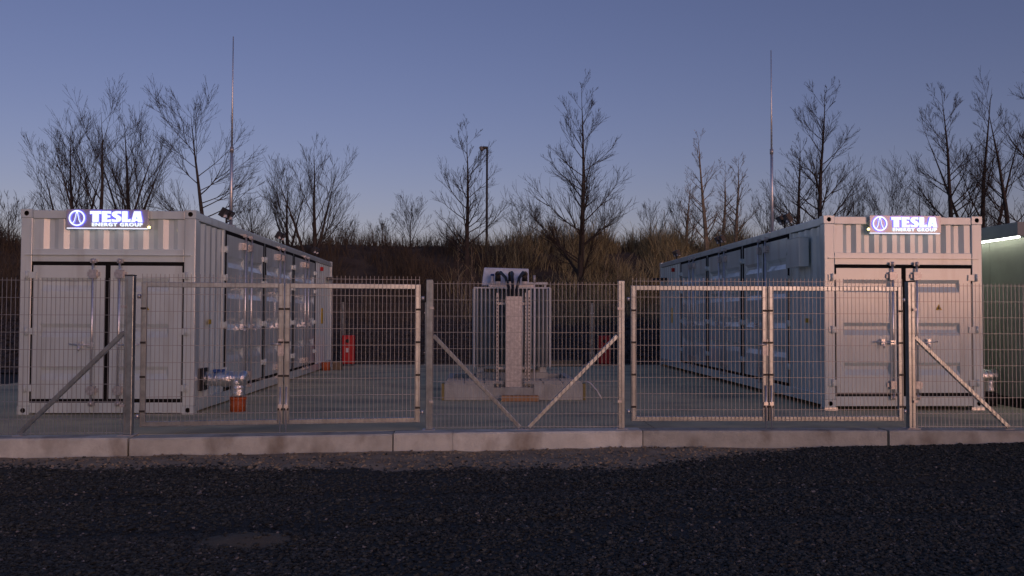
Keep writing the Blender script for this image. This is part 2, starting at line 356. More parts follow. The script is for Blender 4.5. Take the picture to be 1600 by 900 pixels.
# ------------------------------------------------------------------ trees
def tree_mesh(H, spread, style, seed, r0, dens=1.0):
    rnd = random.Random(seed); tr = MB(); cr = MB()
    def branch(p, d, L, r, lv, nseg, mbx):
        pts = [Vector(p)]; rad = [r]; d = Vector(d).normalized(); cur = Vector(p)
        for i in range(nseg):
            j = (.022, .05, .055, .06, .06)[lv]
            d = (d + Vector((rnd.gauss(0, j), rnd.gauss(0, j), rnd.gauss(0, j*.6) + (.085 if lv == 1 else .10 if lv else .0)))).normalized()
            cur = cur + d*(L/nseg); pts.append(cur.copy()); rad.append(max(.0036, r*(1-(i+1)/nseg)**(1.0 if lv == 0 else .8)))
        mbx.tube(pts, rad, 7 if lv == 0 else (4 if lv == 1 else 3), cap=False)
        return pts, rad
    def kids(pts, rad, L, lv):
        if lv > 2: return
        nk = {1: int(max(6, 8*L)*dens), 2: int(4*dens)}[lv]
        for k in range(nk):
            t = rnd.uniform(.25, 1.0); i = min(len(pts)-2, int(t*(len(pts)-1))); u = t*(len(pts)-1)-i
            p = pts[i].lerp(pts[i+1], u); ax = (pts[i+1]-pts[i]).normalized(); side = ax.orthogonal().normalized()
            side.rotate(Matrix.Rotation(rnd.uniform(0, 6.283), 3, ax)); ang = rnd.uniform(.32, .68)
            d = ax*math.cos(ang)+side*math.sin(ang); l = L*(rnd.uniform(.3, .55) if lv == 1 else rnd.uniform(.3, .6))*(1.2-t*.55)
            q, qr = branch(p, d, l, max(.005, (rad[i])*.55), lv+1, 4 if lv == 1 else 3 if lv == 2 else 2, cr)
            kids(q, qr, l, lv+1)
    stems = 1 if style != 'broom' else 3
    for s in range(stems):
        lean = Vector((0, 0, 1)) if s == 0 else Vector((rnd.uniform(.15, .38)*(1 if s == 1 else -1), rnd.uniform(-.25, .25), 1))
        Hs = H*(1 if s == 0 else rnd.uniform(.75, .92))
        pts, rad = branch((rnd.uniform(-.1, .1)*s, 0, -.3), lean, Hs, r0*(1 if s == 0 else .75), 0, 14, tr)
        npri = int((32 if style != 'open' else 24)*dens/(1 if stems == 1 else 2.7))
        for k in range(npri):
            t = .13 + .85*((k+rnd.random())/npri); i = min(13, int(t*14)); p = pts[i].lerp(pts[i+1], t*14-i)
            az = rnd.uniform(0, 6.283)
            if style == 'open': el = rnd.uniform(.05, .4) + t*.5; reach = spread*(1.1-.55*t)*rnd.uniform(.75, 1.1)
            elif style == 'broom': el = rnd.uniform(.75, 1.1); reach = spread*(.95-.5*t)*rnd.uniform(.5, 1.1)
            else: el = rnd.uniform(.30, .60) + t*.30; reach = spread*(1.08-.9*t)*rnd.uniform(.7, 1.12)*min(1, .6+t*1.8)
            l = min(reach/math.cos(el), (1.06-t)*Hs*1.15+.3)
            d = Vector((math.cos(az)*math.cos(el), math.sin(az)*math.cos(el), math.sin(el)))
            q, qr = branch(p, d, l, max(.007, rad[i]*.36), 1, 6, cr); kids(q, qr, l, 1)
    return tr, cr
def tree(px, y, top_py, half_px, style, label, bark='bark', name='bare_tree', group='bare trees on the bank', dens=1.0, r0=None):
    base = at(px, y); z = bank_z(base.x, y); topz = at(px, y, top_py).z; H = (topz-z)*1.0; sp = half_px/FPX*y*{'cone': 1.35, 'open': 1.25, 'broom': 1.3}[style]
    t = thing(name, label, 'bush' if name == 'bare_bush' else 'tree', (base.x, y, z), 0, group)
    a, b = tree_mesh(H, sp, style, int(px*7+y*13), r0 or (.055+H*.011), dens)
    a.build('trunk', bark, t); b.build('crown', bark, t); return t
TREES = [
 (160, 34, 160, 80, 'broom', 'tall spreading bare tree rising behind the sign of the left container', 'bark', .85),
 (112, 36, 188, 62, 'broom', 'bare tree leaning left behind the left end of the left container', 'bark', .9),
 (200, 38, 175, 60, 'broom', 'slender bare tree between the sign and the open-branched tree at left', 'bark', .8),
 (318, 33, 155, 95, 'open', 'bare tree with level open branches just left of the left mast', 'bark', 1.0),
 (490, 36, 222, 56, 'broom', 'dense dark bare tree behind the rear end of the left container', 'bark', .95),
 (448, 39, 272, 42, 'broom', 'low bushy bare tree between the left mast and the dense dark tree', 'bark', .9),
 (728, 35, 192, 62, 'cone', 'rounded bare tree standing just left of the street lamp', 'bark', 1.0),
 (907, 31.5, 122, 80, 'cone', 'tall conical bare tree, alone right of the transformer', 'bark', 1.1),
 (1104, 37, 194, 42, 'cone', 'pale slender bare tree left of the right mast', 'bark_pale_sunlit', .9),
 (1150, 38, 232, 40, 'cone', 'short pale bare tree nearest the foot of the right mast', 'bark_pale_sunlit', .9),
 (1072, 39, 272, 34, 'cone', 'small pale bare tree, leftmost of the pale clump', 'bark_pale_sunlit', .8),
 (1128, 40, 248, 34, 'cone', 'small pale bare tree between the two taller pale trees', 'bark_pale_sunlit', .8),
 (1286, 33, 118, 84, 'cone', 'tall dark bare tree rising behind the front corner of the right container', 'bark', 1.1),
 (1248, 36, 205, 50, 'cone', 'smaller bare tree just right of the right mast', 'bark', .9),
 (1490, 33, 128, 76, 'cone', 'tall bare tree behind the right sign, first of the right-hand row', 'bark', 1.0),
 (1536, 35, 128, 60, 'broom', 'bare tree behind the right container corner, middle of the right-hand row', 'bark', .9),
 (1580, 32, 140, 70, 'cone', 'bare tree above the green building, near the right edge', 'bark', .9),
 (1655, 27.8, -40, 90, 'cone', 'nearest bare tree, cut off by the right edge of the picture', 'bark', 1.0),
]
for px, y, ty, hp, st, lab, bk, dn in TREES: tree(px, y, ty, hp, st, lab, bk, dens=dn)
BUSH = [(12, 38, 305, 40, 'leafless bush at the far left edge beside the container'), (392, 40, 308, 38, 'leafless bush behind the foot of the left mast'),
 (640, 41, 312, 40, 'leafless bush on the crest left of the rounded tree'), (598, 42, 345, 30, 'low leafless bush on the crest behind the left red cabinet'),
 (815, 41, 322, 48, 'wide leafless bush on the crest right of the street lamp'), (945, 41, 300, 42, 'thin leafless bush just behind the tall conical tree'),
 (1016, 40, 318, 26, 'small leafless bush on the crest left of the pale trees'), (1075, 40, 300, 36, 'leafless bush at the left foot of the pale trees'),
 (1388, 37, 268, 48, 'leafless bush behind the right sign'), (1335, 39, 270, 40, 'leafless bush beside the tall dark tree, right of it'), (1440, 39, 250, 45, 'leafless bush left of the right-hand row of trees'),
 (1200, 39, 300, 36, 'leafless bush right behind the right mast'), (540, 42, 350, 26, 'low leafless bush right of the dense dark tree'), (880, 42, 345, 30, 'low leafless bush left of the tall conical tree')]
for px, y, ty, hp, lab in BUSH: tree(px, y, ty, hp, 'broom', lab, 'bark', 'bare_bush', 'leafless bushes on the crest', .75, .04)

SAP = [(721, 30.8, 368, 12, 'pale leaning sapling on the bank left of the rounded tree foot'), (739, 31.4, 372, 10, 'pale sapling on the bank below the street lamp'), (946, 30.6, 392, 14, 'pale sapling on the bank just right of the conical tree'),
 (964, 30.9, 366, 14, 'tall pale sapling on the bank above the right red cabinet'), (992, 31.2, 398, 12, 'short pale sapling on the bank left of the right container rear')]
for px, y, ty, hp, lab in SAP: tree(px, y, ty, hp, 'cone', lab, 'bark_pale_sunlit', 'sapling', 'pale saplings on the bank', .5, .022)

# street lamp beyond the crest
c = at(760, 46); z0 = bank_z(c.x, 46); zt = at(760, 46, 231).z
t = thing('street_lamp', 'dark street lamp on a tall pole beyond the bank, lamp head turned left', 'street lamp', (c.x, 46, z0))
MB().tube([(0, 0, -.3), (0, 0, zt-z0)], [.07, .05], 10).build('pole', 'pole_dark', t)
hd = MB(); hd.tube([(.05, 0, zt-z0+.02), (-.12, 0, zt-z0+.0), (-.2, 0, zt-z0-.02)], [.05, .08, .10], 12); hd.build('lamp_housing', 'pole_dark', t)
MB().tube([(-.2, 0, zt-z0-.02), (-.3, 0, zt-z0-.06), (-.36, 0, zt-z0-.09)], [.105, .15, .12], 12).build('lamp_shade', 'lamp_grey', t)

# ------------------------------------------------------------------ shipping containers
CW, CH, CL = 2.438, 2.896, 12.192
def door_mesh(w, h, grooves, gx0, gx1, gh=.19):
    m = MB(); T = .045
    zs = 0.0
    for gz in grooves:
        a, b = gz-gh/2, gz+gh/2
        m.add([(0, 0, zs), (w, 0, zs), (w, 0, a), (0, 0, a)], [(0, 1, 2, 3)])
        m.add([(0, 0, a), (gx0, 0, a), (gx0, 0, b), (0, 0, b)], [(0, 1, 2, 3)]); m.add([(gx1, 0, a), (w, 0, a), (w, 0, b), (gx1, 0, b)], [(0, 1, 2, 3)])
        d = .036; o = [(gx0, 0, a), (gx1, 0, a), (gx1, 0, b), (gx0, 0, b)]; i_ = [(gx0+.03, d, a+.085), (gx1-.03, d, a+.085), (gx1-.03, d, b-.055), (gx0+.03, d, b-.055)]
        m.add(o+i_, [(4, 5, 6, 7), (0, 1, 5, 4), (1, 2, 6, 5), (2, 3, 7, 6), (3, 0, 4, 7)])
        zs = b
    m.add([(0, 0, zs), (w, 0, zs), (w, 0, h), (0, 0, h)], [(0, 1, 2, 3)])
    m.add([(0, 0, 0), (w, 0, 0), (w, 0, h), (0, 0, h), (0, T, 0), (w, T, 0), (w, T, h), (0, T, h)], [(1, 5, 6, 2), (4, 0, 3, 7), (3, 2, 6, 7), (4, 5, 1, 0), (5, 4, 7, 6)])
    return m.mesh('door', 'paint')
def corr_mesh(w, h, pitch=.278, d=.036, x_off=0.0):
    """corrugated sheet facing -Y: outer flat at y=0, inner flat at y=d"""
    pts = []; x = x_off
    prof = []
    while x < w+pitch:
        prof += [(x, 0), (x+.072, 0), (x+.072+.068, d), (x+.072+.068+.070, d)]; x += pitch
    prof = [(0, 0)] + [p for p in prof if 0.001 < p[0] < w-.001] + [(w, 0)] if x_off >= 0 else prof
    m = MB()
    for (xa, ya), (xb, yb) in zip(prof, prof[1:]):
        m.add([(xa, ya, 0), (xb, yb, 0), (xb, yb, h), (xa, ya, h)], [(0, 1, 2, 3)])
    return m.mesh('corrugated_panel', 'paint')
def casting_mesh(wx, wy, wz):
    """corner casting with an oval hole in its -Y face, origin at its lower front corner"""
    m = MB(); N = 16; cx, cz = wx/2, wz*.5; hole = [(cx+math.cos(2*math.pi*i/N)*wx*.21, cz+math.sin(2*math.pi*i/N)*wz*.30) for i in range(N)]
    m.add([(0, 0, 0), (wx, 0, 0), (wx, 0, wz), (0, 0, wz), (0, wy, 0), (wx, wy, 0), (wx, wy, wz), (0, wy, wz)], [(1, 5, 6, 2), (4, 0, 3, 7), (3, 2, 6, 7), (4, 5, 1, 0), (5, 4, 7, 6)])
    def outer(i):
        a = 2*math.pi*i/N; c, s = math.cos(a), math.sin(a); k = max(abs(c)/(wx/2), abs(s)/(wz/2)); return (cx+c/k, cz+s/k)
    O = [(x, 0, z) for x, z in map(outer, range(N))]; I = [(x, 0, z) for x, z in hole]; B = [(x, wy*.5, z) for x, z in hole]
    m.add(O+I, [(i, (i+1) % N, N+(i+1) % N, N+i) for i in range(N)])
    m.add([(0,0,0),(wx,0,0),(wx,0,wz),(0,0,wz)]+O, [])
    for q, (X, Z) in enumerate([(wx, wz), (0, wz), (0, 0), (wx, 0)]):
        i = [2, 6, 10, 14][q]; m.add([(X, 0, Z), O[i-1 if True else i], O[i], O[(i+1) % N]], [(1, 0, 2), (2, 0, 3)] if False else [(1, 0, 3, 2)])
    m.add(I+B, [(i, (i+1) % N, N+(i+1) % N, N+i) for i in range(N)], 1); m.add(B, [tuple(range(N))], 1)  # hole lining coloured black to stand for the shade inside
    return m.mesh('corner_casting', ['paint', 'black_plastic'])
def hinge_mesh(w=.17):
    m = MB(); m.box(0, -.02, -.045, w, 0, .045); m.tube([(.05, -.03, -.055), (.05, -.03, .055)], .019, 8); return m.mesh('hinge', 'paint')
def rod_mesh(h): return MB().tube([(0, -.045, -.085), (0, -.045, h+.075)], .0165, 10).mesh('lock_rod', 'steel')
def bracket_mesh(): return MB().box(-.05, -.066, -.06, .05, -.001, .06).box(-.085, -.03, -.03, .085, -.002, .03).mesh('rod_bracket', 'galv')
def keeper_mesh(): return MB().box(-.04, -.05, -.025, .04, 0, .03).tube([(0, -.045, -.03), (0, -.045, .035)], .028, 8).mesh('cam_keeper', 'galv')
def handle_mesh():
    m = MB(); m.tube([(0, -.07, .0), (-.16, -.075, .0), (-.30, -.065, .012)], .011, 8); m.box(-.19, -.075, -.045, -.14, -.004, .05); m.box(-.05, -.078, -.03, .02, -.03, .03)
    m.tube([(-.165, -.085, -.02), (-.165, -.085, -.085)], .016, 8); return m.mesh('handle', 'steel')
FDW, FDH = 1.0, 1.880
D_F = door_mesh(FDW, FDH, (.36, .96, 1.61), .10, .82)
DOORW, SDH = 1.195, 2.45
D_S = door_mesh(DOORW, SDH, (.51, 1.01, 1.52, 2.02), .10, DOORW-.10)
HINGE, BRK, KEEP, HAND = hinge_mesh(), bracket_mesh(), keeper_mesh(), handle_mesh()
ROD_F, ROD_S = rod_mesh(FDH), rod_mesh(SDH)
C_TOP = corr_mesh(2.118, .43, x_off=.07); C_FS = corr_mesh(1.30, 2.55, x_off=.04); C_BS = corr_mesh(2.40, 2.55, x_off=.04); C_LONG = corr_mesh(CL-.32, 2.55, x_off=.04)
CAST = casting_mesh(.162, .178, .118)
tri = MB(); tri.prism([(-.05, 0), (.05, 0), (0, .088)], -.003, .002); tri.prism([(-.012, .018), (.012, .018), (.004, .06), (-.004, .06)], -.0045, -.002, 1); TRI = tri.mesh('warning_sticker', ['yellow', 'black_plastic'])

def door(root, me, rodme, w, h, loc, rz, side, rod_off, hz, handle_z, sticker=None):
    d = put(me, 'door', root, loc, rz)
    rx = w-rod_off if side > 0 else rod_off                      # side>0: opens at its local right edge
    put(rodme, 'lock_rod', d, (rx, 0, 0))
    for z in (h-.12, .12): put(BRK, 'rod_bracket', d, (rx, 0, z))
    for z in (h+.06, -.07): put(KEEP, 'cam_keeper', d, (rx, 0, z))
    ho = put(HAND, 'handle', d, (rx, 0, handle_z), 0)
    if side < 0: ho.scale = (-1, 1, 1)
    for z in hz:
        q = put(HINGE, 'hinge', d, (-.125 if side > 0 else w+.125, 0, z))
        if side < 0: q.scale = (-1, 1, 1)
    if sticker: put(TRI, 'warning_sticker', d, (sticker[0], -.001, sticker[1]))
    return d
def container(loc, s, label):
    """s = +1: side doors on the +X side; origin at the middle of the front bottom edge"""
    t = thing('shipping_container', label, 'container', loc, 0, 'grey containers in the yard')
    h = CW/2; P_ = .16
    for sx in (-1, 1):
        for y0 in (0, CL-P_):
            m = MB(); x0 = sx*h; x1 = sx*(h-P_); m.box(x0, y0, .118, x1, y0+P_, CH-.118); m.build('corner_post', 'paint', t, bevel=.012)
            for z in (0, CH-.118):
                if y0 == 0: put(CAST, 'corner_casting', t, (sx*h-(.162 if sx > 0 else 0)+sx*.004, -.006, z))
                else: MB().box(sx*(h+.004), CL-.178, z, sx*(h-.162), CL+.006, z+.118).build('corner_casting', 'paint', t, bevel=.008)
    e = h-P_-.002
    MB().box(-e, .004, CH-.13, e, .10, CH-.012).build('top_rail', 'paint', t, bevel=.008)
    MB().box(-e, .004, 2.155, e, .12, 2.335).build('door_header', 'paint', t, bevel=.006)
    MB().box(-e-.10, -.028, 2.245, e+.10, .003, 2.258).build('drip_strip', 'paint', t)
    MB().box(-e, .004, .02, e, .12, .168).build('door_sill', 'paint', t, bevel=.006)
    put(C_TOP, 'corrugated_panel', t, (-1.059, .03, 2.335))
    # door seal of the front: outer frame and the middle seam
    g = MB(); zb, zt, gx, gw = .168, 2.155, 1.090, .052
    g.box(-gx, .004, zt-gw, gx, .05, zt); g.box(-gx, .004, zb, gx, .05, zb+gw); g.box(-gx, .004, zb+gw, -gx+gw, .05, zt-gw); g.box(gx-gw, .004, zb+gw, gx, .05, zt-gw)
    g.box(-.035, .004, zb+gw, .035, .05, zt-gw); g.build('door_seal', 'rubber', t)
    for sx in (-1, 1): MB().box(sx*(gx+.001), .006, .17, sx*(h-P_+.02), .1, 2.153).build('door_jamb', 'paint', t)
    door(t, D_F, ROD_F, FDW, FDH, (-.036-FDW, .0, .221), 0, 1, .155, (.15, .95, 1.74), .76)
    door(t, D_F, ROD_F, FDW, FDH, (.036, .0, .221), 0, -1, .145, (.15, .95, 1.74), .76, (.50, 1.25))
    # long sides: rails, corrugated ends, three pairs of doors
    for sx in (-1, 1):
        MB().box(sx*(h-.002), P_+.002, CH-.135, sx*(h-.09), CL-P_-.002, CH-.02).build('top_side_rail', 'paint', t, bevel=.008)
        MB().box(sx*(h-.002), P_+.002, .03, sx*(h-.09), CL-P_-.002, .20).build('bottom_side_rail', 'paint', t, bevel=.008)
    rz = s*math.pi/2; X = s*h
    def on_side(me, name, y0, w, z, inset=.02): return put(me, name, t, (X-s*inset, y0 if s > 0 else y0+w, z), rz)
    on_side(C_FS, 'corrugated_panel', P_, 1.30, .2); on_side(C_BS, 'corrugated_panel', CL-P_-2.40, 2.40, .2)
    put(C_LONG, 'corrugated_panel', t, (-X+s*.02, P_ if s < 0 else CL-P_, .2), -rz)
    y = 1.49; PW = 2.70
    for k in range(3):
        y0 = y+k*PW
        MB().box(X-s*.004, y0-.03, .20, X-s*.09, y0+.03, CH-.135).build('door_post', 'paint', t)
        g = MB(); a, b = y0+.03, y0+PW-.03
        for (ya, za, yb, zb2) in ((a, .20, b, .245), (a, CH-.185, b, CH-.135), (a, .245, a+.08, CH-.185), (b-.08, .245, b, CH-.185), ((a+b)/2-.045, .245, (a+b)/2+.045, CH-.185)):
            g.box(X+s*.001, ya, za, X-s*.05, yb, zb2)
        g.build('door_seal', 'rubber', t)
        for q in (0, 1):                                            # q=0 leaf nearer the front
            yl = a+.080 if q == 0 else (a+b)/2+.045; w = DOORW
            near_first = (s > 0)
            # local +x runs to the back when s>0, to the front when s<0; the leaf opens at the pair's middle
            side = 1 if (q == 0) == (s > 0) else -1
            door(t, D_S, ROD_S, w, SDH, (X-s*.004, yl if s > 0 else yl+w, .252), rz, side, .16, (.28, 1.0, 1.75, 2.2), .95)
    y0 = y+3*PW; MB().box(X-s*.004, y0-.03, .20, X-s*.09, y0+.03, CH-.135).build('door_post', 'paint', t)
    # roof, end wall, floor
    m = MB(); N = 44
    for i in range(N):
        ya, yb = .06+i*(CL-.12)/N, .06+(i+1)*(CL-.12)/N; za = CH-.03+(.012 if i % 2 else 0); zb3 = CH-.03+(0 if i % 2 else .012)
        m.add([(-h+.06, ya, za), (h-.06, ya, za), (h-.06, yb, zb3), (-h+.06, yb, zb3)], [(0, 1, 2, 3)])
    m.build('roof', 'paint_roof', t)
    MB().box(-e, CL-.06, .02, e, CL-.01, CH-.02).build('end_wall', 'paint', t)
    MB().box(-e, .125, .03, e, CL-.065, .15).build('floor', 'rubber', t)
    # small fittings on the door side
    MB().box(X+s*.003, .62, 1.27, X+s*.02, .74, 1.34).build('yellow_tag', 'yellow', t)
    MB().box(X-s*.01, CL-1.9, CH-.34, X+s*.06, CL-1.8, CH-.24).build('alarm_beacon', 'red_lens', t)
    MB().box(X-s*.01, CL-.95, CH-.52, X+s*.30, CL-.35, CH-.46).build('vent_hood', 'black_plastic', t)
    MB().box(X-s*.03, CL-1.62, 1.2, X+s*.004, CL-1.50, 1.6).build('yellow_tag', 'yellow', t)
    return t
CLX, CLY = -5.211, 12.945; CRX, CRY, CRZ = 6.468, 13.373, .045
cl = container((CLX, CLY, 0), 1, 'light grey container on the left, its doors facing right')
cr_ = container((CRX, CRY, CRZ), -1, 'light grey container on the right, its front glowing in evening sun')
for dx in (-1.13, 1.13):
    for dy in (.1, 12.1): MB().box(dx-.1, dy-.1, -CRZ+.001, dx+.1, dy+.08, -.001).build('support_pad', 'steel', cr_)
MB().box(-CW/2-.16, .62, 2.16, -CW/2-.002, 1.17, 2.62).box(-CW/2-.168, .612, 2.62, -CW/2-.002, 1.178, 2.632).build('junction_box', 'paint', cr_, bevel=.008)

# ------------------------------------------------------------------ illuminated signs
def annulus(m, cx, cz, r0, r1, y0, y1, N=40, mi=0):
    for i in range(N):
        a, b = 2*math.pi*i/N, 2*math.pi*(i+1)/N
        q = [(cx+r0*math.cos(a), cz+r0*math.sin(a)), (cx+r1*math.cos(a), cz+r1*math.sin(a)), (cx+r1*math.cos(b), cz+r1*math.sin(b)), (cx+r0*math.cos(b), cz+r0*math.sin(b))]
        m.add([(x, y0, z) for x, z in q], [(0, 1, 2, 3)], mi)
        m.add([(q[1][0], y0, q[1][1]), (q[2][0], y0, q[2][1]), (q[2][0], y1, q[2][1]), (q[1][0], y1, q[1][1])], [(0, 3, 2, 1)], 1)
        m.add([(q[0][0], y0, q[0][1]), (q[3][0], y0, q[3][1]), (q[3][0], y1, q[3][1]), (q[0][0], y1, q[0][1])], [(0, 1, 2, 3)], 1)
LET = {  # heavy slab letters in a unit-high box
 'T': (.98, [(.22, 0), (.76, 0), (.76, .76), (.98, .72), (.98, 1), (0, 1), (0, .72), (.22, .76)]),
 'E': (.80, [(0, 0), (.78, 0), (.80, .26), (.46, .20), (.46, .40), (.72, .40), (.72, .60), (.46, .60), (.46, .80), (.78, .74), (.78, 1), (0, 1)]),
 'S': (.84, [(.02, .02), (.5, 0), (.72, .06), (.84, .24), (.82, .44), (.66, .58), (.46, .68), (.44, .76), (.56, .80), (.80, .74), (.80, 1), (.36, 1), (.12, .94), (.0, .76), (.02, .60), (.16, .46), (.38, .34), (.42, .26), (.34, .20), (.0, .28)]),
 'L': (.74, [(0, 0), (.74, 0), (.74, .30), (.48, .22), (.48, 1), (0, 1)]),
 'A': (.98, [(0, 0), (.34, 0), (.37, .12), (.50, .12), (.50, .30), (.42, .30), (.48, .56), (.55, .30), (.505, .30), (.505, .12), (.56, .12), (.57, 0), (.98, 0), (.80, 1), (.24, 1)]),
}
def small_text(txt, size, width):
    cu = bpy.data.curves.new('lettering', 'FONT'); cu.body = txt; cu.size = size; cu.offset = .0012; cu.extrude = .006; cu.space_character = 1.2
    ob = bpy.data.objects.new('lettering', cu); COL.objects.link(ob); bpy.context.view_layer.update()
    me = bpy.data.meshes.new_from_object(ob.evaluated_get(bpy.context.evaluated_depsgraph_get())); bpy.data.objects.remove(ob)
    xs_ = [v.co.x for v in me.vertices]; k = width/(max(xs_)-min(xs_)); x0 = min(xs_)
    for v in me.vertices: v.co = ((v.co.x-x0)*k, -v.co.z, v.co.y)
    me.materials.clear(); me.materials.append(MATS['led_white']); return me
def sign(loc, wdt, label):
    hgt = .262
    t = thing('illuminated_sign', label, 'sign', loc, 0, 'illuminated signs on the containers')
    MB().box(0, -.035, 0, wdt, .0, hgt).build('panel', 'sign_panel', t, bevel=.004)
    MB().box(.01, -.037, -.013, wdt-.02, .0, -.001).build('light_strip', 'led_edge', t)
    k = wdt/1.14
    lg = MB(); cx, cz, r = .155*k, .135, .112; annulus(lg, cx, cz, r-.019, r, -.055, -.036)
    for sg in (-1, 1):
        c = [(0, .098, .016), (.012, .06, .010), (.020, .02, .009), (.031, -.03, .010), (.048, -.062, .013), (.070, -.080, .016)]
        for (xa, za, wa), (xb, zb_, wb) in zip(c, c[1:]):
            q = [(cx+sg*xa-wa/2, cz+za), (cx+sg*xb-wb/2, cz+zb_), (cx+sg*xb+wb/2, cz+zb_), (cx+sg*xa+wa/2, cz+za)]
            lg.add([(x, -.0555, z) for x, z in q], [(0, 1, 2, 3)]); lg.add([(x, -.037, z) for x, z in q], [(0, 3, 2, 1)], 1)
    lg.build('emblem', ['led_white', 'led_blue'], t)
    x = .335*k; W_ = .73*k; tot = sum(LET[c][0] for c in 'TESLA')+.05*4; hh = .152; sx = W_/tot
    for c in 'TESLA':
        w_, pl = LET[c]; m = MB(); q = [(x+px*sx, .083+pz*hh) for px, pz in pl]; n = len(q)
        m.add([(a, -.055, b) for a, b in q], [tuple(range(n))]); m.add([(a, -.055, b) for a, b in q]+[(a, -.037, b) for a, b in q], [(i, n+i, n+(i+1) % n, (i+1) % n) for i in range(n)], 1)
        m.build('letter', ['led_white', 'led_blue'], t); x += (w_+.05)*sx
    o = put(small_text('ENERGY GROUP', .068, .70*k), 'lettering', t, (.362*k, -.0445, .024)); 
    return t
sl = sign((-5.777, CLY-.03, 2.63), 1.14, 'lit white lettered sign on the left container, over its doors')
sr = sign((5.925, CRY-.03, 2.68), 1.10, 'lit white lettered sign on the right container, over its doors')
for x, y, z, lab in ((-4.62, CLY-.03, 2.64, 'small yellow lamp at the right end of the left sign'), (5.90, CRY-.03, 2.73, 'small yellow lamp at the left end of the right sign')):
    t = thing('sign_lamp', lab, 'lamp', (x, y, z)); MB().tube([(0, 0, 0), (0, -.035, 0)], .016, 8).build('socket', 'black_plastic', t)
    MB().tube([(0, -.035, 0), (0, -.05, 0), (0, -.062, 0)], [.018, .021, .010], 8).build('bulb', 'led_yellow', t)

# ------------------------------------------------------------------ masts and floodlights on the roofs
for (x, y, zb, ztop, zj, lab) in ((-4.07, 15.05, 2.87, 6.055, 4.15, 'tall thin white lightning mast on the left container roof'), (5.33, 16.0, 2.91, 6.25, 4.39, 'tall thin white lightning mast on the right container roof')):
    t = thing('lightning_mast', lab, 'mast', (x, y, zb), 0, 'lightning masts on the roofs')
    MB().tube([(0, 0, 0), (0, 0, zj-zb)], [.030, .026], 10).build('lower_tube', 'mast_metal', t)
    MB().tube([(0, 0, zj-zb-.04), (0, 0, zj-zb+.05)], .032, 10).build('collar', 'galv', t)
    MB().tube([(0, 0, zj-zb+.05), (0, 0, (ztop-zb)*.7), (0, 0, ztop-zb)], [.018, .013, .008], 10).build('upper_rod', 'mast_metal', t)
    MB().box(-.07, -.07, 0, .07, .07, .02).build('base_plate', 'galv', t)
def flood(x, y, z, s, lab, sc=1.0):
    t = thing('floodlight', lab, 'floodlight', (x, y, z), 0, 'twin floodlights along the roof edges')
    m = MB(); m.tube([(0, 0, 0), (0, 0, .16)], .018, 8); m.box(-.05, -.05, 0, .05, .05, .012); m.bar((0, -.16, .16), (0, .16, .16), .03, .03); m.build('bracket', 'black_plastic', t)
    for yy in (-.17, .17):
        h = MB(); a = Vector((s*.0, yy, .18)); d = Vector((s*.75, 0, -.45)).normalized(); n_ = Vector((d.z*-1, 0, d.x)); 
        h.bar(a-d*.03, a+d*.04, .20, .15, (n_.x, 0, n_.z)); hh = h.build('lamp_head', 'black_plastic', t)
        g_ = MB(); g_.bar(a+d*.041, a+d*.046, .17, .12, (n_.x, 0, n_.z)); g_.build('glass', 'glass_grey', hh)
        MB().box(a.x-.03, yy-.04, .10, a.x+.05, yy+.02, .14).build('sensor', 'porcelain', hh)
    return t
for y, lab in ((14.75, 'twin floodlight on the left roof edge, at the foot of the left mast'), (18.75, 'twin floodlight midway along the left roof edge'), (22.8, 'twin floodlight at the rear of the left roof edge')): flood(-4.06, y, CH-.022, 1, lab)
for y, lab in ((15.3, 'twin floodlight on the right roof edge, beside the right mast'), (19.4, 'twin floodlight midway along the right roof edge'), (23.7, 'twin floodlight at the rear of the right roof edge')): flood(5.32, y, CH+CRZ-.022, -1, lab)

# ------------------------------------------------------------------ insulated pipes leaving the containers
def pipe(x, y, s, label, sock='orange_pipe', sname='orange_socket'):
    t = thing('insulated_pipe', label, 'pipe', (x, y, 0), 0, 'foil wrapped pipes beside the containers')
    MB().box(-s*.02, -.17, .31, s*.03, .17, .63).build('wall_flange', 'black_plastic', t)
    m = MB(); pts = [(s*.02, 0, .475)]; rad = [.105]
    for i in range(1, 19): pts.append((s*(.02+.60*i/18), 0, .475+random.uniform(-.005, .005))); rad.append(.108+random.uniform(-.010, .012))
    pts.append((s*.635, 0, .475)); rad.append(.07)
    m.tube(pts, rad, 16); m.build('foil_sleeve', 'foil', t)
    m = MB(); m.tube([(s*.51, 0, .47)] + [(s*.51, 0, .42-.022*i) for i in range(10)], [.10+random.uniform(-.006, .008) for i in range(11)], 16); m.build('foil_sleeve', 'foil', t)
    m = MB(); m.tube([(s*.51, 0, .0), (s*.51, 0, .205)], .112, 18); m.tube([(s*.51, 0, .17), (s*.51, 0, .21)], .124, 18); m.build(sname, sock, t)
    m = MB()
    for xx in (.16, .25): m.box(s*xx, -.07, .575, s*(xx+.065), .05, .612); m.tube([(s*(xx+.03)+0, .112*math.cos(a), .475+.112*math.sin(a)) for a in [i*math.pi/6 for i in range(7)]], .008, 5)
    m.build('blue_clip', 'blue_plastic', t); return t
pipe(-3.992, 13.38, 1, 'foil wrapped pipe elbow with orange socket, right of the left container')
pipe(7.687, 14.1, 1, 'foil wrapped pipe sticking out between right container and green building', 'black_plastic', 'floor_socket')

